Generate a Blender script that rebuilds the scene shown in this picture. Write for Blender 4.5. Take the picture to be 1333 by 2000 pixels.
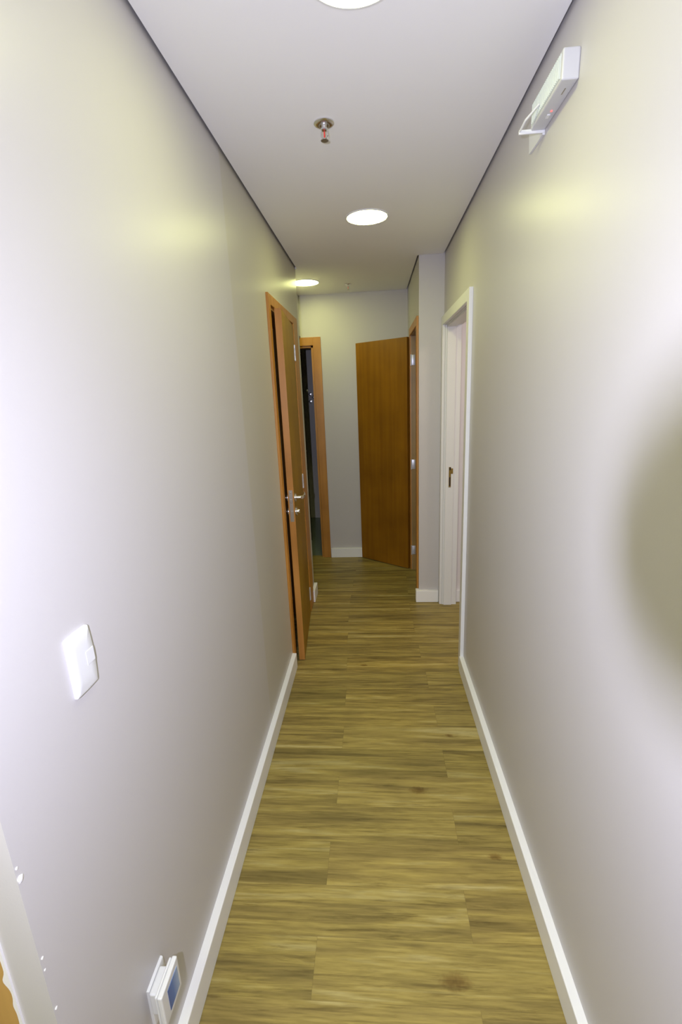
import bpy, bmesh, math, random
from mathutils import Vector, Matrix
for o in list(bpy.data.objects): bpy.data.objects.remove(o)
SC = bpy.context.scene
COL = SC.collection
R = math.radians

# ------------------------------------------------------------------ camera
CX, CY, CZ = 0.0, 0.0, 1.6514
F_PX, PITCH, YAW, ROLL = 901.6, R(-14.466), R(-4.5325), R(-2.48)
fwd = Vector((math.sin(YAW)*math.cos(PITCH), math.cos(YAW)*math.cos(PITCH), math.sin(PITCH)))
rt0 = Vector((math.cos(YAW), -math.sin(YAW), 0)); up0 = rt0.cross(fwd)
rt = math.cos(ROLL)*rt0 + math.sin(ROLL)*up0
up = -math.sin(ROLL)*rt0 + math.cos(ROLL)*up0
CAMROT = Matrix((rt, up, -fwd)).transposed()
cd = bpy.data.cameras.new('camera'); co = bpy.data.objects.new('camera', cd); COL.objects.link(co)
cd.sensor_fit = 'VERTICAL'; cd.sensor_height = 36; cd.lens = F_PX/2000*36
cd.shift_x = -0.5/2000*0; cd.clip_start = 0.01
co.matrix_world = Matrix.Translation((CX, CY, CZ)) @ CAMROT.to_4x4()
SC.camera = co

# ------------------------------------------------------------------ light and exposure
FLASH_COL, FLASH_W = (0.68, 0.70, 0.93), 31.5
LAMP_COL, LAMP_E = (0.96, 1.0, 0.38), 33.0
ROOM_COL, ROOM_E = (1.0, 0.80, 0.62), 40.0
SC.view_settings.view_transform = 'Standard'; SC.view_settings.look = 'None'
SC.view_settings.gamma = 1; SC.view_settings.use_curve_mapping = False
SC.view_settings.exposure = 0.20
w = bpy.data.worlds.new('world'); SC.world = w; w.use_nodes = True
w.node_tree.nodes['Background'].inputs[0].default_value = (0.9, 0.9, 0.8, 1)
w.node_tree.nodes['Background'].inputs[1].default_value = 0.05
# the flash of the photographer's camera: 10 cm off the lens axis, 9.7 cm behind the lens front
FL = bpy.data.lights.new('flash_light', 'AREA'); FL.shape = 'RECTANGLE'; FL.size = 0.008; FL.size_y = 0.026
FL.spread = R(178); FL.color = FLASH_COL; FL.energy = FLASH_W
flo = bpy.data.objects.new('flash_light', FL); COL.objects.link(flo)
flo.matrix_world = Matrix.Translation(Vector((CX, CY, CZ)) - rt*0.1025 + up*0.007 - fwd*0.097) @ CAMROT.to_4x4() @ Matrix.Rotation(R(-24), 4, 'Y') @ Matrix.Rotation(R(-3), 4, 'X')   # the head is turned a little to the right

# ------------------------------------------------------------------ dimensions
H = 2.523
WL, WR, WF = -0.540, 0.498, 0.3250      # left wall, right wall, narrower far right wall
YN = 0.486                              # near corner of the left wall
YL = 3.605                              # far corner of the left wall
YC = 3.4585                             # face of the projecting wall
YE = 4.526                              # end wall
BH, BT = 0.0985, 0.025
GL, GR = 0.011, 0.0095                  # shadow gap between ceiling and wall

# ------------------------------------------------------------------ materials
def mat(name, col, rough=0.5, metal=0.0, spec=0.5, emit=None, es=0, bump=None, coat=0):
    m = bpy.data.materials.new(name); m.use_nodes = True
    nt = m.node_tree; b = nt.nodes['Principled BSDF']
    b.inputs['Base Color'].default_value = (*col, 1); b.inputs['Roughness'].default_value = rough
    b.inputs['Metallic'].default_value = metal; b.inputs['Specular IOR Level'].default_value = spec
    b.inputs['Coat Weight'].default_value = coat
    if emit: b.inputs['Emission Color'].default_value = (*emit, 1); b.inputs['Emission Strength'].default_value = es
    if bump:
        n = nt.nodes.new('ShaderNodeTexNoise'); n.inputs['Scale'].default_value = bump[0]; n.inputs['Detail'].default_value = 3
        tc = nt.nodes.new('ShaderNodeTexCoord'); nt.links.new(tc.outputs['Object'], n.inputs['Vector'])
        bp = nt.nodes.new('ShaderNodeBump'); bp.inputs['Strength'].default_value = bump[1]; bp.inputs['Distance'].default_value = 0.002
        nt.links.new(n.outputs['Fac'], bp.inputs['Height']); nt.links.new(bp.outputs['Normal'], b.inputs['Normal'])
    return m
def ramp(nt, fac, stops):
    r = nt.nodes.new('ShaderNodeValToRGB'); e = r.color_ramp.elements
    while len(e) < len(stops): e.new(0.5)
    for i, (p, c) in enumerate(stops): e[i].position = p; e[i].color = (*c, 1)
    nt.links.new(fac, r.inputs[0]); return r.outputs[0]
def mixc(nt, mode, fac, a, b):
    n = nt.nodes.new('ShaderNodeMix'); n.data_type = 'RGBA'; n.blend_type = mode
    if isinstance(fac, float): n.inputs['Factor'].default_value = fac
    else: nt.links.new(fac, n.inputs['Factor'])
    for k, v in (('A', a), ('B', b)):
        s = [q for q in n.inputs if q.identifier == k+'_Color'][0]
        if isinstance(v, tuple): s.default_value = (*v, 1)
        else: nt.links.new(v, s)
    return [q for q in n.outputs if q.identifier == 'Result_Color'][0]
def mth(nt, op, a, b=None, c=None):
    n = nt.nodes.new('ShaderNodeMath'); n.operation = op
    for i, v in enumerate((a, b, c)):
        if v is None: continue
        if isinstance(v, (int, float)): n.inputs[i].default_value = v
        else: nt.links.new(v, n.inputs[i])
    return n.outputs[0]
def wood(name, c1, c2, scale=(30, 30, 1.2), rough=0.4, blotch=0.25):
    m = mat(name, c1, rough); nt = m.node_tree; b = nt.nodes['Principled BSDF']
    tc = nt.nodes.new('ShaderNodeTexCoord'); mp = nt.nodes.new('ShaderNodeMapping'); mp.inputs['Scale'].default_value = scale
    nt.links.new(tc.outputs['Object'], mp.inputs[0])
    n = nt.nodes.new('ShaderNodeTexNoise'); n.inputs['Scale'].default_value = 1; n.inputs['Detail'].default_value = 5
    nt.links.new(mp.outputs[0], n.inputs['Vector'])
    g = ramp(nt, n.outputs['Fac'], [(0.3, c2), (0.7, c1)])
    n2 = nt.nodes.new('ShaderNodeTexNoise'); n2.inputs['Scale'].default_value = 3.0; n2.inputs['Detail'].default_value = 3
    nt.links.new(tc.outputs['Object'], n2.inputs['Vector'])
    v = 1-blotch
    g2 = ramp(nt, n2.outputs['Fac'], [(0.3, (v, v*0.97, v*0.9)), (0.7, (1, 1, 1))])
    nt.links.new(mixc(nt, 'MULTIPLY', 1.0, g, g2), b.inputs['Base Color'])
    return m
M = {}
M['wall'] = mat('wall_paint', (0.58, 0.555, 0.545), 0.38, spec=0.32, bump=(260, 0.06))
M['room_wall'] = mat('room_wall_paint', (0.80, 0.76, 0.74), 0.5)
M['ceiling'] = mat('ceiling_paint', (0.92, 0.91, 0.92), 0.75, spec=0.2)
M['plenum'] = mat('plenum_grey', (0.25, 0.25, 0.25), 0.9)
M['white'] = mat('white_lacquer', (0.80, 0.80, 0.79), 0.35)
M['base'] = mat('baseboard_white', (0.90, 0.895, 0.88), 0.38)
M['plastic'] = mat('white_plastic', (0.76, 0.76, 0.76), 0.32)
M['plaster'] = mat('raw_plaster', (0.86, 0.84, 0.83), 0.8)
M['casing'] = wood('orange_veneer', (0.58, 0.27, 0.045), (0.47, 0.20, 0.028))
M['edge'] = wood('pinkish_edge_veneer', (0.54, 0.255, 0.060), (0.46, 0.205, 0.045))
M['leaf'] = wood('door_veneer', (0.38, 0.22, 0.020), (0.30, 0.16, 0.012), rough=0.5); M['leaf'].node_tree.nodes['Principled BSDF'].inputs['Specular IOR Level'].default_value = 0.2
M['leaf_far'] = wood('far_door_veneer', (0.36, 0.155, 0.006), (0.28, 0.115, 0.004), rough=0.45, blotch=0.3)
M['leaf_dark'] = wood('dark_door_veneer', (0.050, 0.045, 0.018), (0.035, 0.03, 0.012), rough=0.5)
M['jamb_tan'] = wood('tan_veneer', (0.42, 0.27, 0.09), (0.34, 0.21, 0.07))
M['ochre'] = wood('ochre_wood', (0.62, 0.38, 0.12), (0.54, 0.32, 0.10), blotch=0.12)
M['chrome'] = mat('brushed_chrome', (0.75, 0.74, 0.76), 0.22, metal=1)
M['steel'] = mat('satin_steel', (0.42, 0.38, 0.34), 0.35, metal=1)
M['hinge'] = mat('hinge_metal', (0.72, 0.72, 0.80), 0.4, metal=0.6)
M['brass'] = mat('aged_brass', (0.38, 0.26, 0.07), 0.35, metal=1)
M['dark'] = mat('dark_recess', (0.02, 0.015, 0.01), 0.7)
M['black'] = mat('black_plastic', (0.02, 0.02, 0.02), 0.5)
M['edge'].node_tree.nodes['Principled BSDF'].inputs['Specular IOR Level'].default_value = 0.25
M['red'] = mat('red_glass', (0.8, 0.06, 0.05), 0.2)
M['diffuser'] = mat('lamp_diffuser', (0.9, 0.9, 0.9), 0.4, emit=LAMP_COL, es=LAMP_E)
M['diffuser_added'] = mat('added_lamp_diffuser', (0.9, 0.9, 0.9), 0.4, emit=ROOM_COL, es=ROOM_E)  # glow of the unseen lamp added in the right-hand room
M['led'] = mat('led_red', (0.9, 0.2, 0.2), 0.3, emit=(1, 0.15, 0.12), es=0.8)
M['fixture'] = mat('fixture_plastic', (0.60, 0.60, 0.62), 0.4)
M['lens'] = mat('ribbed_lens', (0.62, 0.66, 0.64), 0.3)
M['teal_floor'] = mat('bathroom_floor', (0.20, 0.24, 0.19), 0.35)
M['bath_wall'] = mat('bathroom_tile', (0.62, 0.57, 0.52), 0.3)
def toned_wall():
    # the left wall turns slightly darker and yellower beyond a vertical line
    m = mat('wall_paint_toned', (0.58, 0.555, 0.545), 0.38, spec=0.32, bump=(260, 0.06)); nt = m.node_tree; b = nt.nodes['Principled BSDF']
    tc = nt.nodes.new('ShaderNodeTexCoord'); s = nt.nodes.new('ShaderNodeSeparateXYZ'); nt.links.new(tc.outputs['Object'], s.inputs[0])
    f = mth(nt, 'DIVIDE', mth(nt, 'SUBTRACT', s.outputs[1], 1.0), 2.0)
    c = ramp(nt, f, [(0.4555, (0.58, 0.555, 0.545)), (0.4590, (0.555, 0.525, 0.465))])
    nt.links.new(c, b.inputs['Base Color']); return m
M['wall_left'] = toned_wall()
def blue_screen():
    m = mat('blue_display', (0.05, 0.12, 0.4), 0.2); nt = m.node_tree; b = nt.nodes['Principled BSDF']
    tc = nt.nodes.new('ShaderNodeTexCoord'); s = nt.nodes.new('ShaderNodeSeparateXYZ'); nt.links.new(tc.outputs['Generated'], s.inputs[0])
    c = ramp(nt, s.outputs[1], [(0.0, (0.06, 0.13, 0.38)), (0.45, (0.09, 0.19, 0.50)), (1.0, (0.38, 0.50, 0.72))])
    nt.links.new(c, b.inputs['Base Color']); return m
M['blue'] = blue_screen()
def floor_mat():
    m = mat('vinyl_plank_floor', (0.4, 0.3, 0.12), 0.42, spec=0.35); nt = m.node_tree; b = nt.nodes['Principled BSDF']
    tc = nt.nodes.new('ShaderNodeTexCoord'); s = nt.nodes.new('ShaderNodeSeparateXYZ'); nt.links.new(tc.outputs['Object'], s.inputs[0])
    x, y = s.outputs[0], s.outputs[1]
    PW, PL = 0.158, 0.97
    row = mth(nt, 'FLOOR', mth(nt, 'DIVIDE', mth(nt, 'SUBTRACT', y, 1.06), PW))
    par = mth(nt, 'FLOORED_MODULO', row, 2.0)
    # joint x: even rows 0.265, odd rows -0.215
    xo = mth(nt, 'SUBTRACT', x, mth(nt, 'SUBTRACT', 0.265, mth(nt, 'MULTIPLY', par, 0.475)))
    xo = mth(nt, 'SUBTRACT', xo, mth(nt, 'MULTIPLY', mth(nt, 'SINE', mth(nt, 'MULTIPLY', row, 12.9)), 0.02))
    col = mth(nt, 'FLOOR', mth(nt, 'DIVIDE', xo, PL))
    cv = nt.nodes.new('ShaderNodeCombineXYZ'); nt.links.new(row, cv.inputs[0]); nt.links.new(col, cv.inputs[1])
    wn = nt.nodes.new('ShaderNodeTexWhiteNoise'); wn.noise_dimensions = '3D'; nt.links.new(cv.outputs[0], wn.inputs['Vector'])
    rnd = wn.outputs['Value']
    def grain(sx, sy, det, off, rough=0.6, dist=0.0):
        g = nt.nodes.new('ShaderNodeCombineXYZ')
        nt.links.new(mth(nt, 'ADD', mth(nt, 'MULTIPLY', x, sx), mth(nt, 'MULTIPLY', rnd, 37.0+off)), g.inputs[0])
        nt.links.new(mth(nt, 'MULTIPLY', y, sy), g.inputs[1]); nt.links.new(mth(nt, 'MULTIPLY', rnd, 91.0), g.inputs[2])
        n = nt.nodes.new('ShaderNodeTexNoise'); n.inputs['Scale'].default_value = 1; n.inputs['Detail'].default_value = det
        n.inputs['Roughness'].default_value = rough; n.inputs['Distortion'].default_value = dist
        nt.links.new(g.outputs[0], n.inputs['Vector']); return n.outputs['Fac']
    broad = ramp(nt, grain(1.5, 27, 4, 0, 0.55, 0.5), [(0.28, (0.22, 0.165, 0.050)), (0.44, (0.36, 0.275, 0.080)), (0.58, (0.50, 0.39, 0.105)), (0.76, (0.66, 0.57, 0.25))])
    fine = ramp(nt, grain(9, 150, 5, 11), [(0.30, (0.70, 0.69, 0.66)), (0.62, (1.10, 1.10, 1.10))])
    dark = ramp(nt, grain(3.2, 42, 5, 23, 0.7, 0.5), [(0.55, (1, 1, 1)), (0.70, (0.58, 0.55, 0.52))])
    c = mixc(nt, 'MULTIPLY', 1.0, mixc(nt, 'MULTIPLY', 1.0, broad, fine), dark)
    c = mixc(nt, 'MULTIPLY', 1.0, c, (0.80, 0.79, 0.80))
    tint = ramp(nt, rnd, [(0.0, (0.86, 0.86, 0.84)), (0.5, (0.99, 0.98, 1.0)), (1.0, (1.12, 1.08, 0.98))])
    c = mixc(nt, 'MULTIPLY', 1.0, c, tint)
    # plank joints
    fy = mth(nt, 'FRACT', mth(nt, 'DIVIDE', mth(nt, 'SUBTRACT', y, 1.06), PW)); ey = mth(nt, 'MINIMUM', fy, mth(nt, 'SUBTRACT', 1.0, fy))
    fx = mth(nt, 'FRACT', mth(nt, 'DIVIDE', xo, PL)); ex = mth(nt, 'MINIMUM', fx, mth(nt, 'SUBTRACT', 1.0, fx))
    j = mth(nt, 'MAXIMUM', mth(nt, 'LESS_THAN', mth(nt, 'MULTIPLY', ey, PW), 0.0009), mth(nt, 'LESS_THAN', mth(nt, 'MULTIPLY', ex, PL), 0.0012))
    c = mixc(nt, 'MIX', mth(nt, 'MULTIPLY', j, 0.22), c, (0.12, 0.085, 0.03))
    # knots of the wood print
    for kx, ky, r in ((0.150, 1.622, 0.022), (0.195, 0.963, 0.026), (0.400, 1.338, 0.016), (0.33, 1.95, 0.012), (-0.10, 2.55, 0.015)):
        dx = mth(nt, 'MULTIPLY', mth(nt, 'SUBTRACT', x, kx), 0.5); dy = mth(nt, 'SUBTRACT', y, ky)
        d = mth(nt, 'DIVIDE', mth(nt, 'SQRT', mth(nt, 'ADD', mth(nt, 'MULTIPLY', dx, dx), mth(nt, 'MULTIPLY', dy, dy))), r)
        nd = nt.nodes.new('ShaderNodeTexNoise'); nd.inputs['Scale'].default_value = 60; nt.links.new(tc.outputs['Object'], nd.inputs['Vector'])
        d = mth(nt, 'ADD', d, mth(nt, 'MULTIPLY', mth(nt, 'SUBTRACT', nd.outputs['Fac'], 0.5), 0.9))
        k = ramp(nt, d, [(0.05, (0.50, 0.42, 0.36)), (0.40, (0.66, 0.56, 0.50)), (1.0, (1, 1, 1))])
        c = mixc(nt, 'MULTIPLY', 1.0, c, k)
    nt.links.new(c, b.inputs['Base Color'])
    return m
M['floor'] = floor_mat()

# ------------------------------------------------------------------ helpers
def box(bm, x0, x1, y0, y1, z0, z1, bevel=0.0, seg=2):
    vs = bmesh.ops.create_cube(bm, size=1.0)['verts']
    sx, sy, sz = x1-x0, y1-y0, z1-z0
    for v in vs: v.co = Vector((v.co.x*sx+(x0+x1)/2, v.co.y*sy+(y0+y1)/2, v.co.z*sz+(z0+z1)/2))
    if bevel:
        es = list({e for v in vs for e in v.link_edges})
        bmesh.ops.bevel(bm, geom=es, offset=bevel, segments=seg, affect='EDGES', profile=0.5)
def prism(bm, pts, axis, a, b):
    """extrude a closed outline along axis 0/1/2 from a to b; pts are the other two coordinates in order"""
    def mk(p, t):
        if axis == 0: return Vector((t, p[0], p[1]))
        if axis == 1: return Vector((p[0], t, p[1]))
        return Vector((p[0], p[1], t))
    A = [bm.verts.new(mk(p, a)) for p in pts]; B = [bm.verts.new(mk(p, b)) for p in pts]
    n = len(pts)
    bm.faces.new(A); bm.faces.new(B[::-1])
    for i in range(n): bm.faces.new((A[i], B[i], B[(i+1) % n], A[(i+1) % n]))
    bmesh.ops.recalc_face_normals(bm, faces=bm.faces)
def lathe(bm, prof, c=(0, 0, 0), axis='Z', n=40):
    rings = []
    for r, h in prof:
        ring = []
        for i in range(n):
            a = 2*math.pi*i/n; u, v = r*math.cos(a), r*math.sin(a)
            p = {'Z': (u, v, h), 'X': (h, u, v), 'Y': (u, h, v)}[axis]
            ring.append(bm.verts.new(Vector(p)+Vector(c)))
        rings.append(ring)
    for A, B in zip(rings, rings[1:]):
        for i in range(n): bm.faces.new((A[i], A[(i+1) % n], B[(i+1) % n], B[i]))
    bm.faces.new(rings[0]); bm.faces.new(rings[-1])
    bmesh.ops.remove_doubles(bm, verts=bm.verts, dist=1e-6)
    bmesh.ops.recalc_face_normals(bm, faces=bm.faces)
def tube(bm, pts, r, n=12):
    pts = [Vector(p) for p in pts]; rings = []
    for i, p in enumerate(pts):
        t = (pts[min(i+1, len(pts)-1)]-pts[max(i-1, 0)]).normalized()
        a = Vector((0, 0, 1)) if abs(t.z) < 0.9 else Vector((1, 0, 0))
        u = t.cross(a).normalized(); v = t.cross(u)
        rr = r[i] if isinstance(r, (list, tuple)) else r
        rings.append([bm.verts.new(p+u*rr*math.cos(2*math.pi*k/n)+v*rr*math.sin(2*math.pi*k/n)) for k in range(n)])
    for A, B in zip(rings, rings[1:]):
        for i in range(n): bm.faces.new((A[i], A[(i+1) % n], B[(i+1) % n], B[i]))
    bm.faces.new(rings[0][::-1]); bm.faces.new(rings[-1])
    bmesh.ops.recalc_face_normals(bm, faces=bm.faces)
def obj(name, bm, m, parent=None, loc=None, rotz=None, smooth=False, label=None):
    me = bpy.data.meshes.new(name)
    if smooth:
        for f in bm.faces: f.smooth = True
    bm.to_mesh(me); bm.free(); me.materials.append(M[m] if isinstance(m, str) else m)
    o = bpy.data.objects.new(name, me); COL.objects.link(o)
    if smooth:
        md = o.modifiers.new('edges', 'EDGE_SPLIT'); md.split_angle = R(35)
    if parent: o.parent = parent
    if loc: o.location = loc
    if rotz is not None: o.rotation_euler.z = rotz
    if label: o['label'] = label
    return o
def tag(o, label, cat, group=None, kind=None):
    o['label'] = label; o['category'] = cat
    if group: o['group'] = group
    if kind: o['kind'] = kind
    return o
def thing(name, loc=(0, 0, 0), rotz=0):
    o = bpy.data.objects.new(name, None); COL.objects.link(o); o.empty_display_size = 0.1
    o.location = loc; o.rotation_euler.z = rotz; return o
def struct(name, boxes, m, label, cat, bevel=0.0):
    bm = bmesh.new()
    for b in boxes: box(bm, *b, bevel=bevel)
    return tag(obj(name, bm, m), label, cat, kind='structure')

# ------------------------------------------------------------------ structure
YB = -1.7          # wall behind the camera
fl = struct('floor', [(-1.9, 0.62, YB, YE+0.05, -0.05, 0), (0.62, 2.7, 1.9, YC+0.05, -0.05, 0)], 'floor', 'olive brown wood look vinyl plank floor along the corridor', 'floor')
struct('floor', [(-2.2, 0.4, YE+0.05, 6.25, -0.05, -0.004)], 'teal_floor', 'dull green floor seen through the doorway in the end wall', 'floor')
# ceiling board (with a shadow gap on both long sides) and the soffit slab above it
DL0, DL1, DLT = 2.583, 3.290, 2.115      # left opening
DR0, DR1, DRT = 2.555, 3.400, 2.072      # right opening
DF0, DF1, DFT = 3.552, 4.150, 2.092      # far right opening
DE0, DE1, DET = -1.25, -0.553, 2.090     # end opening
bm = bmesh.new()
box(bm, WL+GL, WF-0.0, YN, YC, H, H+0.012)
box(bm, WF-0.0, WR-GR, YN-0.0, YC-0.001, H, H+0.012)
box(bm, WL+GL, WF-GR, YC, YE-0.002, H, H+0.012)
box(bm, -1.85, WL+GL, YL+0.002, YE-0.002, H, H+0.012)
box(bm, -1.85, WR-GR, YB, YN, H, H+0.012)
tag(obj('ceiling', bm, 'ceiling'), 'white plasterboard ceiling with a dark shadow gap along both walls', 'ceiling', kind='structure')
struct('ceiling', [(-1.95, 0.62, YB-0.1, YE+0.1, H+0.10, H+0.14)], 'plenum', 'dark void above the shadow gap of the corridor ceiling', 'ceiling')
TH = H+0.10
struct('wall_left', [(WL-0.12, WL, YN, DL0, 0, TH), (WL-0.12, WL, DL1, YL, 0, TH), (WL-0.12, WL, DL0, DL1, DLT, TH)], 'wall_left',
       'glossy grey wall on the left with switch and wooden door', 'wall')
struct('wall_right', [(WR, WR+0.11, YB, DR0, 0, TH), (WR, WR+0.11, DR1, YC, 0, TH), (WR, WR+0.11, DR0, DR1, DRT, TH)], 'wall',
       'glossy grey wall on the right with the white door frame', 'wall')
struct('wall_column', [(WF, WR+0.11, YC, DF0, 0, TH), (WF, WF+0.11, DF1, YE, 0, TH), (WF, WF+0.11, DF0, DF1, DFT, TH)], 'wall',
       'grey wall projecting into the corridor behind the white door frame', 'wall')
struct('wall_end', [(DE1, WF+0.9, YE, YE+0.1, 0, TH), (-1.9, DE0, YE, YE+0.1, 0, TH), (DE0, DE1, YE, YE+0.1, DET, TH)], 'wall',
       'grey wall closing the far end of the corridor', 'wall')
struct('wall_lintel', [(-0.76, -0.665, YL, YE, 2.17, TH)], 'wall', 'short lintel over the side opening at the far left corner', 'wall')
# side passage at the far left, closet at the far right, room on the right, room behind the camera
struct('wall_passage', [(-1.95, -1.85, YL-0.1, YE+0.1, 0, TH), (-1.85, WL-0.12, YL-0.1, YL, 0, TH)], 'wall', 'wall of the side passage beyond the left wall', 'wall')
struct('wall_closet', [(1.2, 1.25, YC+0.06, YE, 0, TH), (WR+0.11, 1.25, YC+0.06, YC+0.08, 0, TH)], 'room_wall', 'wall of the closet behind the brown door', 'wall')
struct('wall_room', [(WR+0.11, 2.7, YC, YC+0.06, 0, TH), (2.7, 2.8, 1.8, YC+0.06, 0, TH), (WR+0.11, 2.7, 1.8, 1.9, 0, TH)], 'room_wall',
       'pinkish white wall of the room beyond the white door frame', 'wall')
struct('ceiling', [(WR+0.11, 2.7, 1.9, YC, H, H+0.05)], 'ceiling', 'white ceiling of the room beyond the white door frame', 'ceiling')
struct('wall_back', [(-1.95, WR+0.11, YB-0.1, YB, 0, TH), (-1.95, -1.85, YB, 0.6, 0, TH), (-1.85, -1.02, 0.50, 0.6, 0, TH)], 'wall', 'grey wall of the space behind the photographer', 'wall')
struct('wall_bathroom', [(-2.2, 0.3, 6.1, 6.2, 0, 2.6), (-2.3, -2.2, YE+0.1, 6.2, 0, 2.6), (0.3, 0.4, YE+0.1, 6.2, 0, 2.6)], 'bath_wall',
       'dark grey tiled wall seen through the end doorway', 'wall')
struct('ceiling', [(-2.3, 0.4, YE+0.1, 6.2, 2.5, 2.6)], 'ceiling', 'ceiling of the dark room beyond the end wall', 'ceiling')

# baseboards: square board with a softened front edge
def baseboard(name, runs, label):
    bm = bmesh.new()
    for r in runs: box(bm, *r, 0, BH, bevel=0.0035, seg=2)
    return tag(obj(name, bm, 'base'), label, 'baseboard', kind='structure')
baseboard('baseboard_left', [(WL-0.01, WL+BT, YN, 2.531)], 'white baseboard along the left wall up to the wooden door')
baseboard('baseboard_left', [(WL-0.01, WL+BT, 3.451, YL+BT), ], 'short white baseboard piece behind the left wooden door')
baseboard('baseboard_right', [(WR-BT, WR+0.01, YB, 2.497)], 'white baseboard along the right wall up to the white door frame')
baseboard('baseboard_column', [(WF-BT, WR-0.022, YC-BT, YC+0.01), (WF-BT, WF+0.01, YC+0.0101, 3.490)], 'white baseboard wrapping the projecting wall')
baseboard('baseboard_end', [(-0.476, WF, YE-BT, YE+0.01)], 'white baseboard on the end wall beside the brown door')
baseboard('baseboard_room', [(WR+0.112, 2.7, YC-BT, YC+0.01)], 'white baseboard in the room beyond the white frame')

# raw wooden door lining against the near end of the left wall, with filler along its edge
random.seed(4)
tr = thing('trim_1', (-0.6, YN, 0)); tag(tr, 'ochre wooden door lining at the near end of the left wall', 'door frame', kind='structure')
bm = bmesh.new(); box(bm, -0.42, 0.0, -0.002, 0.115, 0, 2.1, 0.0008); obj('lining', bm, 'ochre', tr)
bm = bmesh.new()
z = 0.45
pts = []
while z < 1.15:
    wv = 0.0015+0.001*math.sin(z*40)
    for zc, amp, wd in ((0.770, 0.008, 0.014), (0.715, 0.003, 0.012), (0.66, 0.0025, 0.010), (0.60, 0.008, 0.02), (0.89, 0.004, 0.02)):
        wv += amp*math.exp(-((z-zc)/wd)**2)
    pts.append((-wv, z)); z += 0.006
out = pts+[(0.003, p[1]) for p in pts[::-1]]
prism(bm, out, 1, -0.0035, 0.001)
obj('filler', bm, 'plaster', tr, label='rough white filler along the edge')
bm = bmesh.new()
for yy, zz, s in ((0.004, 0.995, 0.0022), (0.005, 0.974, 0.0052), (0.005, 0.812, 0.0024), (0.004, 0.788, 0.0018), (0.005, 0.70, 0.0025)):
    v = bmesh.ops.create_icosphere(bm, subdivisions=2, radius=s)['verts']
    for q in v:
        q.co = Vector((q.co.x*0.5, q.co.y*(1.0+0.3*math.sin(q.co.z*900)), q.co.z*1.3))+Vector((WL+0.6+0.0005, yy, zz))
obj('plaster_chip', bm, 'plaster', tr, label='tiny white plaster chips on the wall corner')['kind'] = 'stuff'

# ------------------------------------------------------------------ door furniture
def casing_mesh(bm, face, y0, y1, zt, wd, th, axis, sign, jy0, jy1, jt, depth):
    """architrave on a wall plane (axis X or Y = face) plus the lining through the opening"""
    f0, f1 = sorted((face, face+sign*th)); d0, d1 = sorted((face, face-sign*depth))
    def b(u0, u1, z0, z1, p0, p1, bev=0.002):
        if axis == 'X': box(bm, p0, p1, u0, u1, z0, z1, bev)
        else: box(bm, u0, u1, p0, p1, z0, z1, bev)
    b(y0, y0+wd, 0, zt, f0, f1); b(y1-wd, y1, 0, zt, f0, f1); b(y0+wd, y1-wd, zt-wd, zt, f0, f1)
    return b, d0, d1
def lever(parent, sx, loc, mirror=1, m='chrome'):
    """rose + lever + key rose; local +X stands off the leaf, lever runs along mirror*Y"""
    bm = bmesh.new()
    lathe(bm, [(0.0255, 0), (0.0255, 0.006), (0.022, 0.009), (0.010, 0.009), (0.0095, 0.045), (0.0, 0.046)], (0, 0, 0), 'X', 28)
    tube(bm, [(0.044, -0.012*mirror, 0), (0.048, 0.0, 0), (0.050, 0.03*mirror, 0.0), (0.050, 0.08*mirror, -0.001), (0.046, 0.122*mirror, -0.002)], [0.0085, 0.0105, 0.0095, 0.0085, 0.0075], 14)
    o = obj('door_handle', bm, m, parent, loc, smooth=True, label='chrome lever handle')
    bm = bmesh.new()
    lathe(bm, [(0.0255, 0), (0.0255, 0.006), (0.022, 0.009), (0.011, 0.009), (0.010, 0.020), (0.0, 0.021)], (0, 0, 0), 'X', 28)
    box(bm, 0.019, 0.024, -0.002, 0.002, -0.010, 0.010, 0.0008)
    k = obj('key_rose', bm, m, parent, (loc[0], loc[1], loc[2]-0.085), smooth=True, label='round keyhole rose')
    if sx < 0: o.scale = (-1, 1, 1); k.scale = (-1, 1, 1)
    return o
def hinge(parent, x, y, z, hgt=0.085, m='hinge'):
    bm = bmesh.new()
    lathe(bm, [(0.0, -hgt/2-0.004), (0.004, -hgt/2-0.003), (0.0065, -hgt/2), (0.0065, -hgt/6), (0.0058, -hgt/6), (0.0065, -hgt/6+0.001), (0.0065, hgt/6), (0.0058, hgt/6), (0.0065, hgt/6+0.001), (0.0065, hgt/2), (0.004, hgt/2+0.003), (0.0, hgt/2+0.004)], (0, 0, 0), 'Z', 16)
    box(bm, -0.003, 0.0005, -0.024, 0.0, -hgt/2, hgt/2); box(bm, -0.003, 0.0005, 0.0, 0.012, -hgt/2, hgt/2)
    return obj('hinge', bm, m, parent, (x, y, z), smooth=True)

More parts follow.
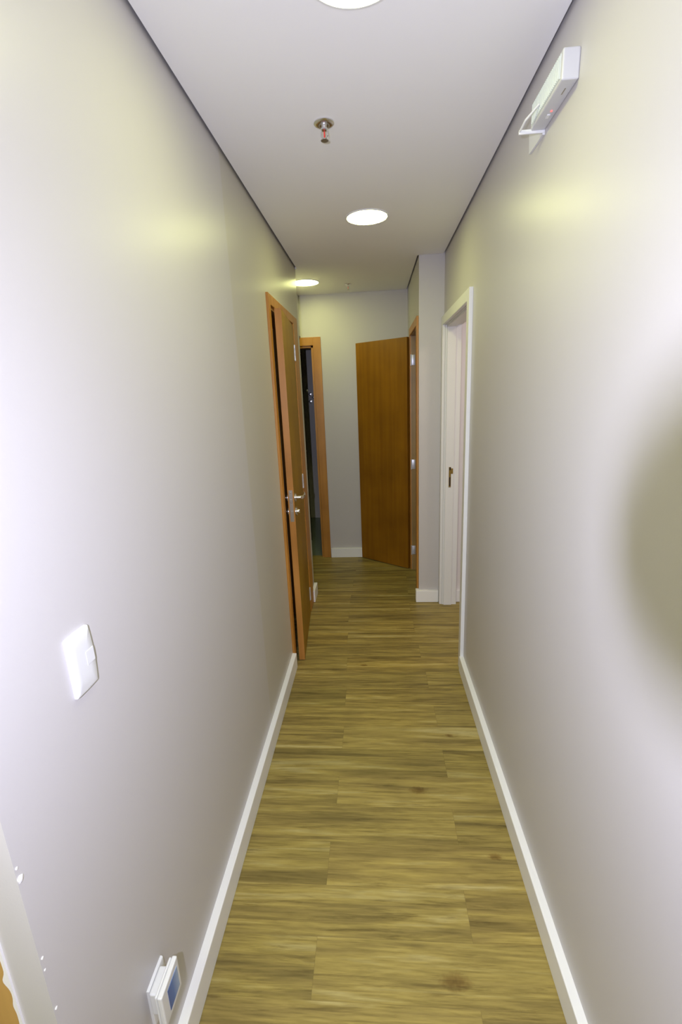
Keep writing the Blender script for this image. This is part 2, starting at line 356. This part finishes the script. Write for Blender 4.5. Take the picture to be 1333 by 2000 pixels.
# ---- left wooden door, slightly ajar
d = thing('door_1', (WL, 2.95, 0)); tag(d, 'orange brown wooden door standing slightly ajar in the left wall, chrome lever', 'door', kind='structure')
bm = bmesh.new(); th = 0.013
ya, yb, zt, wd = 2.531-2.95, 3.450-2.95, 2.166, 0.052
box(bm, -0.001, th, ya, ya+wd, 0, zt, 0.002); box(bm, -0.001, th, yb-0.158, yb, 0, zt, 0.002); box(bm, -0.001, th, ya+wd, yb-0.158, zt-wd, zt, 0.002)
obj('casing', bm, 'casing', d)
bm = bmesh.new()
box(bm, -0.12, -0.001, DL0-2.95, DL0-2.95+0.022, 0, DLT); box(bm, -0.12, -0.001, DL1-2.95-0.022, DL1-2.95, 0, DLT); box(bm, -0.12, -0.001, DL0-2.95, DL1-2.95, DLT-0.015, DLT)
box(bm, -0.12, -0.045, DL0-2.95+0.02, DL0-2.95+0.034, 0, DLT-0.015); box(bm, -0.12, -0.045, DL1-2.95-0.034, DL1-2.95-0.02, 0, DLT-0.015); box(bm, -0.12, -0.045, DL0-2.95, DL1-2.95, DLT-0.03, DLT-0.015)
obj('jamb', bm, 'casing', d)
hy = DL1-0.024; ang = R(4.3)
# leaf is built from the hinge point: local -Y towards the free edge, local X = thickness
LW = hy-(DL0+0.020)
def leaf_mesh(w_, t_, z0, z1):
    bm = bmesh.new(); box(bm, -t_, 0, -w_, 0, z0, z1, 0.0012, 1); return bm
leaf = obj('leaf', leaf_mesh(LW, 0.036, 0.006, 2.098), 'leaf', d, (th-0.001, hy-2.95, 0), ang)
bm = bmesh.new(); box(bm, -0.0362, 0.0002, -LW-0.0009, -LW+0.0005, 0.006, 2.0985, 0.0)
obj('edge_band', bm, 'edge', leaf, label='pinkish veneer strip on the free edge')
bm = bmesh.new(); box(bm, -0.0290, -0.0070, -LW-0.0028, -LW-0.0008, 0.925, 1.115, 0.0006)
box(bm, -0.0250, -0.0110, -LW-0.010, -LW-0.0025, 1.040, 1.062, 0.002); box(bm, -0.024, -0.012, -LW-0.006, -LW-0.0025, 0.965, 0.99, 0.001)
lathe(bm, [(0.0, -LW-0.0036), (0.0035, -LW-0.0034), (0.0045, -LW-0.0028)], (-0.018, 0, 1.10), 'Y', 12); 
obj('lock_plate', bm, 'steel', leaf)
lever(leaf, 1, (0.0, -LW+0.045, 1.062), 1)
lever(leaf, -1, (-0.036, -LW+0.045, 1.062), 1)
for z in (1.925, 1.045, 0.16): hinge(d, th+0.001, hy-2.95+0.002, z, 0.10)

# ---- white door frame on the right
d = thing('door_2', (WR, 2.97, 0)); tag(d, 'white door frame of the open doorway in the right wall', 'door', kind='structure')
bm = bmesh.new(); oy = 2.97; c = 0.020
ya, yb, zt, wd = 2.494-oy, 3.455-oy, 2.127, 0.058
box(bm, -c, 0.001, ya, ya+wd, 0, zt, 0.003); box(bm, -c, 0.001, yb-wd, yb, 0, zt, 0.003); box(bm, -c, 0.001, ya+wd, yb-wd, zt-wd, zt, 0.003)
obj('casing', bm, 'white', d)
bm = bmesh.new()
box(bm, 0.001, 0.11, DR0-oy, DR0-oy+0.006, 0, DRT); box(bm, 0.001, 0.11, DR1-oy-0.006, DR1-oy, 0, DRT); box(bm, 0.001, 0.11, DR0-oy, DR1-oy, DRT-0.006, DRT)
box(bm, 0.012, 0.072, DR0-oy+0.004, DR0-oy+0.018, 0, DRT-0.005, 0.002); box(bm, 0.012, 0.072, DR1-oy-0.018, DR1-oy-0.004, 0, DRT-0.005, 0.002); box(bm, 0.012, 0.072, DR0-oy, DR1-oy, DRT-0.018, DRT-0.004, 0.002)
obj('jamb', bm, 'white', d)
bm = bmesh.new()
box(bm, 0.036, 0.052, DR1-oy-0.0205, DR1-oy-0.0175, 0.945, 1.095, 0.0010)
box(bm, 0.040, 0.066, DR1-oy-0.0215, DR1-oy-0.0180, 1.045, 1.085, 0.0012)
sp = obj('strike_plate', bm, 'brass', d, label='brass strike plate')
bm = bmesh.new()
box(bm, 0.040, 0.048, DR1-oy-0.0222, DR1-oy-0.0200, 0.955, 1.02, 0.0004); box(bm, 0.040, 0.050, DR1-oy-0.0222, DR1-oy-0.0200, 1.072, 1.092, 0.0004)
obj('latch_hole', bm, 'dark', sp)

# ---- brown door at the far right, wide open against the end wall
d = thing('door_3', (WF, 3.85, 0)); tag(d, 'saturated brown door at the far right, opened flat towards the end wall', 'door', kind='structure')
oy = 3.85; bm = bmesh.new(); c = 0.014
ya, yb, zt, wd = 3.492-oy, 4.210-oy, 2.150, 0.058
box(bm, -c, 0.001, ya, ya+wd, 0, zt, 0.002); box(bm, -c, 0.001, yb-wd, yb, 0, zt, 0.002); box(bm, -c, 0.001, ya+wd, yb-wd, zt-wd, zt, 0.002)
obj('casing', bm, 'casing', d)
bm = bmesh.new()
box(bm, 0.001, 0.11, DF0-oy, DF0-oy+0.006, 0, DFT); box(bm, 0.001, 0.11, DF1-oy-0.006, DF1-oy, 0, DFT); box(bm, 0.001, 0.11, DF0-oy, DF1-oy, DFT-0.006, DFT)
box(bm, 0.045, 0.11, DF1-oy-0.018, DF1-oy-0.004, 0, DFT); box(bm, 0.045, 0.11, DF0-oy, DF1-oy, DFT-0.02, DFT-0.004)
obj('jamb', bm, 'jamb_tan', d)
LW3 = 0.556
leaf3 = obj('leaf', leaf_mesh(LW3, 0.034, 0.008, 2.084), 'leaf_far', d, (-c-0.022, 4.150-oy, 0), None)
# closed direction is -Y; swing it out over the corridor so it points to (-0.82, 0.57)
leaf3.rotation_euler.z = -(math.pi/2+math.atan2(0.335, 0.447))
h3 = []
bm = bmesh.new(); lathe(bm, [(0.022, 0), (0.022, 0.006), (0.009, 0.007), (0.009, 0.04), (0.0, 0.041)], (0, 0, 0), 'X', 24)
tube(bm, [(0.040, -0.008, 0), (0.044, 0.02, 0), (0.044, 0.055, 0), (0.040, 0.075, 0)], 0.0075, 12)
o = obj('door_handle', bm, 'steel', leaf3, (-0.034, -LW3+0.045, 1.060), smooth=True, label='dull steel lever handle'); o.scale = (-1, 1, 1)
bm = bmesh.new(); lathe(bm, [(0.022, 0), (0.022, 0.006), (0.010, 0.007), (0.009, 0.014), (0.0, 0.015)], (0, 0, 0), 'X', 24)
o = obj('key_rose', bm, 'steel', leaf3, (-0.034, -LW3+0.045, 0.982), smooth=True); o.scale = (-1, 1, 1)
for z in (1.895, 1.005, 0.195):
    bm = bmesh.new()
    lathe(bm, [(0.0, -0.047), (0.006, -0.045), (0.006, 0.045), (0.0, 0.047)], (-0.004, 0.0, 0), 'Z', 16)
    box(bm, 0.0, 0.030, -0.002, 0.002, -0.042, 0.042, 0.0006)
    obj('hinge', bm, 'hinge', d, (0.002 if z > 0 else 0, DF1-oy-0.0085, z), smooth=True)

# ---- end doorway with its dark leaf opened into the room
d = thing('door_4', (-0.9, YE, 0)); tag(d, 'wooden door frame in the end wall with a dark door opened inwards', 'door', kind='structure')
ox = -0.9; bm = bmesh.new()
xa, xb, zt, wd = DE0-0.072-ox, -0.480-ox, 2.161, 0.073
box(bm, xa, xa+wd, -0.015, 0.001, 0, zt, 0.002); box(bm, xb-wd, xb, -0.015, 0.001, 0, zt, 0.002); box(bm, xa+wd, xb-wd, -0.015, 0.001, zt-wd, zt, 0.002)
obj('casing', bm, 'casing', d)
bm = bmesh.new()
box(bm, DE1-ox-0.02, DE1-ox, 0.001, 0.10, 0, DET); box(bm, DE0-ox, DE0-ox+0.02, 0.001, 0.10, 0, DET); box(bm, DE0-ox, DE1-ox, 0.001, 0.10, DET-0.02, DET)
obj('jamb', bm, 'casing', d)
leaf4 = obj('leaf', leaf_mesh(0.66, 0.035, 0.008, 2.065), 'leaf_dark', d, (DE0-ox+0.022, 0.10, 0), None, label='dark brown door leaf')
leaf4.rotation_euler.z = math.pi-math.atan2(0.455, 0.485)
bm = bmesh.new(); lathe(bm, [(0.024, 0), (0.024, 0.006), (0.009, 0.007), (0.009, 0.045), (0.0, 0.046)], (0, 0, 0), 'X', 24)
tube(bm, [(0.044, -0.01, 0), (0.048, 0.02, 0), (0.048, 0.09, 0), (0.044, 0.115, 0)], 0.008, 12)
o = obj('door_handle', bm, 'steel', leaf4, (-0.035, -0.61, 1.055), smooth=True); o.scale = (-1, 1, 1)

# chrome shower valve on the bathroom wall
t = thing('shower_valve', (-0.815, 6.1, 1.62)); tag(t, 'small chrome shower valve cluster on the dark wall beyond the end doorway', 'tap')
for (dx, dz) in ((-0.045, 0.075), (0.0, 0.03), (0.045, -0.01), (0.0, -0.06)):
    bm = bmesh.new()
    lathe(bm, [(0.020, 0), (0.020, -0.005), (0.008, -0.007), (0.008, -0.03), (0.014, -0.034), (0.014, -0.045), (0.0, -0.047)], (dx, 0, dz), 'Y', 20)
    tube(bm, [(dx-0.022, -0.040, dz), (dx+0.022, -0.040, dz)], 0.0045, 8); tube(bm, [(dx, -0.040, dz-0.022), (dx, -0.040, dz+0.022)], 0.0045, 8)
    obj('tap_handle', bm, 'chrome', t, smooth=True)

# ------------------------------------------------------------------ ceiling lights
def ceiling_light(x, y, r, label, dif='diffuser', group='round ceiling lights of the corridor'):
    t = thing('ceiling_light', (x, y, H)); tag(t, label, 'ceiling light', group)
    bm = bmesh.new()
    n = 64
    prof = [(r, 0.0), (r, -0.003), (r-0.002, -0.0045), (r-0.007, -0.0045), (r-0.009, -0.002), (r-0.009, 0.0)]
    rings = [[bm.verts.new((a*math.cos(2*math.pi*i/n), a*math.sin(2*math.pi*i/n), b)) for i in range(n)] for a, b in prof]
    for A, B in zip(rings, rings[1:]):
        for i in range(n): bm.faces.new((A[i], A[(i+1) % n], B[(i+1) % n], B[i]))
    bmesh.ops.recalc_face_normals(bm, faces=bm.faces)
    obj('rim', bm, 'white', t, smooth=True)
    bm = bmesh.new(); lathe(bm, [(r-0.009, -0.0005), (r-0.009, -0.0025), (r-0.02, -0.0035), (0.0, -0.004)], (0, 0, 0), 'Z', 64)
    obj('diffuser', bm, dif, t, smooth=True, label='glowing white diffuser')
    return t
ceiling_light(-0.022, 1.228, 0.118, 'round flush ceiling light cut off by the top edge of the photo, nearest')
ceiling_light(-0.013, 2.690, 0.112, 'round flush ceiling light in the middle of the corridor, whole disc visible')
ceiling_light(-0.530, 4.040, 0.115, 'round flush ceiling light at the far end, half hidden by the left wall corner')
ceiling_light(-0.60, -0.700, 0.22, 'unseen round ceiling light added behind the camera to brighten the near end')  # unseen lamp, added and enlarged to lift the near end against the far
ceiling_light(1.45, 2.75, 0.15, 'unseen round ceiling light added to brighten the room beyond the white door frame', 'diffuser_added', None)  # unseen lamp put in to light the room behind the doorway

# ------------------------------------------------------------------ sprinklers
def sprinkler(x, y, s, label):
    t = thing('fire_sprinkler', (x, y, H)); t.scale = (s, s, s); tag(t, label, 'sprinkler', 'ceiling fire sprinklers')
    bm = bmesh.new(); lathe(bm, [(0.034, 0.0), (0.034, -0.003), (0.030, -0.006), (0.016, -0.009), (0.013, -0.008), (0.0, -0.008)], (0, 0, 0), 'Z', 40)
    obj('escutcheon', bm, 'chrome', t, smooth=True)
    bm = bmesh.new(); lathe(bm, [(0.0, -0.006), (0.0095, -0.007), (0.0095, -0.016), (0.0115, -0.0165), (0.0115, -0.021), (0.007, -0.023), (0.0, -0.0235)], (0, 0, 0), 'Z', 24)
    for sx in (-1, 1): tube(bm, [(0.0085*sx, 0, -0.020), (0.0115*sx, 0, -0.028), (0.0115*sx, 0, -0.037), (0.005*sx, 0, -0.046)], 0.0017, 8)
    lathe(bm, [(0.0, -0.043), (0.0045, -0.044), (0.0045, -0.049), (0.0, -0.050)], (0, 0, 0), 'Z', 16)
    obj('frame', bm, 'chrome', t, smooth=True)
    bm = bmesh.new(); lathe(bm, [(0.0, -0.0235), (0.0026, -0.025), (0.0028, -0.034), (0.0026, -0.042), (0.0, -0.0435)], (0, 0, 0), 'Z', 14)
    obj('glass_bulb', bm, 'red', t, smooth=True, label='red glass bulb')
    bm = bmesh.new(); n = 36
    pts = [((0.0135 if (i % 3) else 0.0105)*math.cos(2*math.pi*i/n), (0.0135 if (i % 3) else 0.0105)*math.sin(2*math.pi*i/n)) for i in range(n)]
    prism(bm, pts, 2, -0.0515, -0.0500)
    obj('deflector', bm, 'steel', t)
sprinkler(-0.144, 1.806, 1.0, 'chrome fire sprinkler with red bulb hanging between the two nearer ceiling lights')
sprinkler(-0.192, 4.187, 0.85, 'tiny chrome fire sprinkler on the ceiling near the end wall')

# ------------------------------------------------------------------ emergency light on the right wall
t = thing('emergency_light', (WR, 1.4485, 2.3455)); tag(t, 'white emergency light box with slotted front fixed high on the right wall', 'emergency light')
Y0, Y1, Z0, Z1, DP = -0.110, 0.115, -0.004, 0.060, 0.040
bm = bmesh.new(); box(bm, -DP, 0, Y0, Y1, Z0, Z1, 0.004, 3); obj('body', bm, 'fixture', t)
bm = bmesh.new()
box(bm, -DP-0.002, -DP+0.001, Y0+0.012, Y1-0.010, Z0+0.008, Z1-0.006, 0.001)
for i in range(26):
    yy = Y0+0.016+i*0.0076
    box(bm, -DP-0.0036, -DP-0.0015, yy, yy+0.0036, Z0+0.010, Z1-0.008, 0.0006, 1)
obj('ribbed_lens', bm, 'lens', t, label='ribbed translucent front')
bm = bmesh.new(); lathe(bm, [(0.0, -0.0025), (0.0028, -0.002), (0.003, 0.001)], (-0.017, 0.018, Z0), 'Z', 14); obj('indicator', bm, 'led', t, label='red indicator')
bm = bmesh.new(); box(bm, -0.022, -0.014, 0.034, 0.052, Z0-0.002, Z0+0.001, 0.0008); obj('test_button', bm, 'plastic', t)
bm = bmesh.new(); box(bm, -0.019, -0.0165, -0.075, -0.050, Z0-0.0006, Z0+0.0005); obj('test_slot', bm, 'steel', t)
bm = bmesh.new()
prism(bm, [(Y1, -0.014), (Y1+0.118, -0.012), (Y1+0.128, 0.054), (Y1, -0.006)], 0, -0.006, 0.0)
box(bm, -0.072, 0.0, Y1-0.003, Y1+0.003, -0.010, 0.001, 0.0015)
tube(bm, [(-0.070, Y1, -0.004), (-0.066, Y1-0.04, 0.006), (-0.044, Y1-0.085, 0.020)], 0.0028, 8)
obj('bracket', bm, 'plastic', t, label='white wall bracket at its far end')

# ------------------------------------------------------------------ light switch
def cushion(bm, x0, x1, y0, y1, z0, z1, bulge, n=12):
    """face plate with a softly bowed outline and front; wall side at x0"""
    out = []
    for i in range(n+1):
        f = -1+2*i/n; out.append((y1+bulge*(1-f*f), z0+(z1-z0)*(i/n)))
    for i in range(n+1):
        f = 1-2*i/n; out.append((y1+(y0-y1)*(i/n), z1+bulge*0.3*(1-f*f)))
    for i in range(1, n+1):
        f = 1-2*i/n; out.append((y0-bulge*0.15*(1-f*f), z1+(z0-z1)*(i/n)))
    for i in range(1, n):
        f = -1+2*i/n; out.append((y0+(y1-y0)*(i/n), z0-bulge*0.3*(1-f*f)))
    cy, cz = (y0+y1)/2, (z0+z1)/2
    lay = []
    for x, s in ((x0, 1.0), (x0+(x1-x0)*0.55, 1.0), (x0+(x1-x0)*0.85, 0.975), (x1, 0.90), (x1+0.0006, 0.5)):
        lay.append([bm.verts.new((x, cy+(p[0]-cy)*s, cz+(p[1]-cz)*s)) for p in out])
    k = len(out)
    for A, B in zip(lay, lay[1:]):
        for i in range(k): bm.faces.new((A[i], A[(i+1) % k], B[(i+1) % k], B[i]))
    bm.faces.new(lay[0]); bm.faces.new(lay[-1])
    bmesh.ops.recalc_face_normals(bm, faces=bm.faces)
t = thing('light_switch', (WL, 0.704, 1.203)); tag(t, 'white light switch with bowed cover plate on the left wall', 'light switch')
bm = bmesh.new(); cushion(bm, -0.0005, 0.0085, -0.031, 0.029, -0.057, 0.057, 0.004); obj('cover_plate', bm, 'plastic', t, smooth=True)
bm = bmesh.new(); box(bm, 0.0080, 0.0098, 0.006, 0.029, -0.013, 0.014, 0.0006); obj('rocker', bm, 'plastic', t)

# ------------------------------------------------------------------ wall socket and plug-in device
t = thing('wall_socket', (WL, 0.734, 0.312)); tag(t, 'white wall socket cover plate low on the left wall above the baseboard', 'socket')
bm = bmesh.new(); cushion(bm, -0.0005, 0.0075, -0.036, 0.034, -0.057, 0.057, 0.002); obj('cover_plate', bm, 'plastic', t, smooth=True)
bm = bmesh.new(); lathe(bm, [(0.019, 0.007), (0.019, 0.0095), (0.017, 0.0098), (0.0, 0.0098)], (0, 0.0, 0.012), 'X', 28); obj('socket_insert', bm, 'plastic', t, smooth=True)
t = thing('plug_in_device', (WL+0.0098, 0.716, 0.345)); tag(t, 'white plug-in device with blue display plugged into the low wall socket', 'device')
bm = bmesh.new(); box(bm, 0.0, 0.022, -0.026, 0.030, -0.034, 0.030, 0.004, 3); obj('plug_body', bm, 'plastic', t)
bm = bmesh.new(); box(bm, 0.0215, 0.0275, -0.040, 0.038, -0.042, 0.046, 0.003, 3); obj('back_shell', bm, 'plastic', t)
bm = bmesh.new(); box(bm, 0.0285, 0.040, -0.042, 0.040, -0.044, 0.048, 0.003, 3); obj('front_shell', bm, 'plastic', t)
bm = bmesh.new(); box(bm, 0.0395, 0.0408, -0.018, 0.030, -0.030, 0.030, 0.0); obj('display', bm, 'blue', t, label='blue display window')

# ------------------------------------------------------------------ the photographer's camera (its lens throws the round shadow)
t = thing('photo_camera', (CX, CY, CZ)); tag(t, "photographer's black camera whose lens throws the round shadow on the right wall", 'camera')
t.matrix_world = Matrix.Translation((CX, CY, CZ)) @ CAMROT.to_4x4()
bm = bmesh.new(); n = 64
prof = [(0.0330, 0.004), (0.0345, 0.0012), (0.0425, 0.0012), (0.0425, 0.030), (0.0405, 0.031), (0.0385, 0.062), (0.036, 0.064), (0.036, 0.085), (0.0, 0.085), ]
rings = [[bm.verts.new((a*math.cos(2*math.pi*i/n), a*math.sin(2*math.pi*i/n), b)) for i in range(n)] for a, b in prof[:-1]]
for A, B in zip(rings, rings[1:]):
    for i in range(n): bm.faces.new((A[i], A[(i+1) % n], B[(i+1) % n], B[i]))
bm.faces.new(rings[-1])
bmesh.ops.recalc_face_normals(bm, faces=bm.faces)
obj('lens_barrel', bm, 'black', t, smooth=True)
bm = bmesh.new(); box(bm, -0.056, 0.046, -0.070, 0.075, 0.086, 0.145, 0.010, 3); box(bm, -0.082, -0.05, -0.03, 0.03, 0.100, 0.140, 0.006, 2); obj('camera_body', bm, 'black', t)
bm = bmesh.new(); box(bm, -0.109, -0.090, -0.014, 0.030, 0.100, 0.116, 0.003, 2); box(bm, -0.095, -0.080, -0.004, 0.018, 0.106, 0.120, 0.002, 2); obj('flash_head', bm, 'black', t)
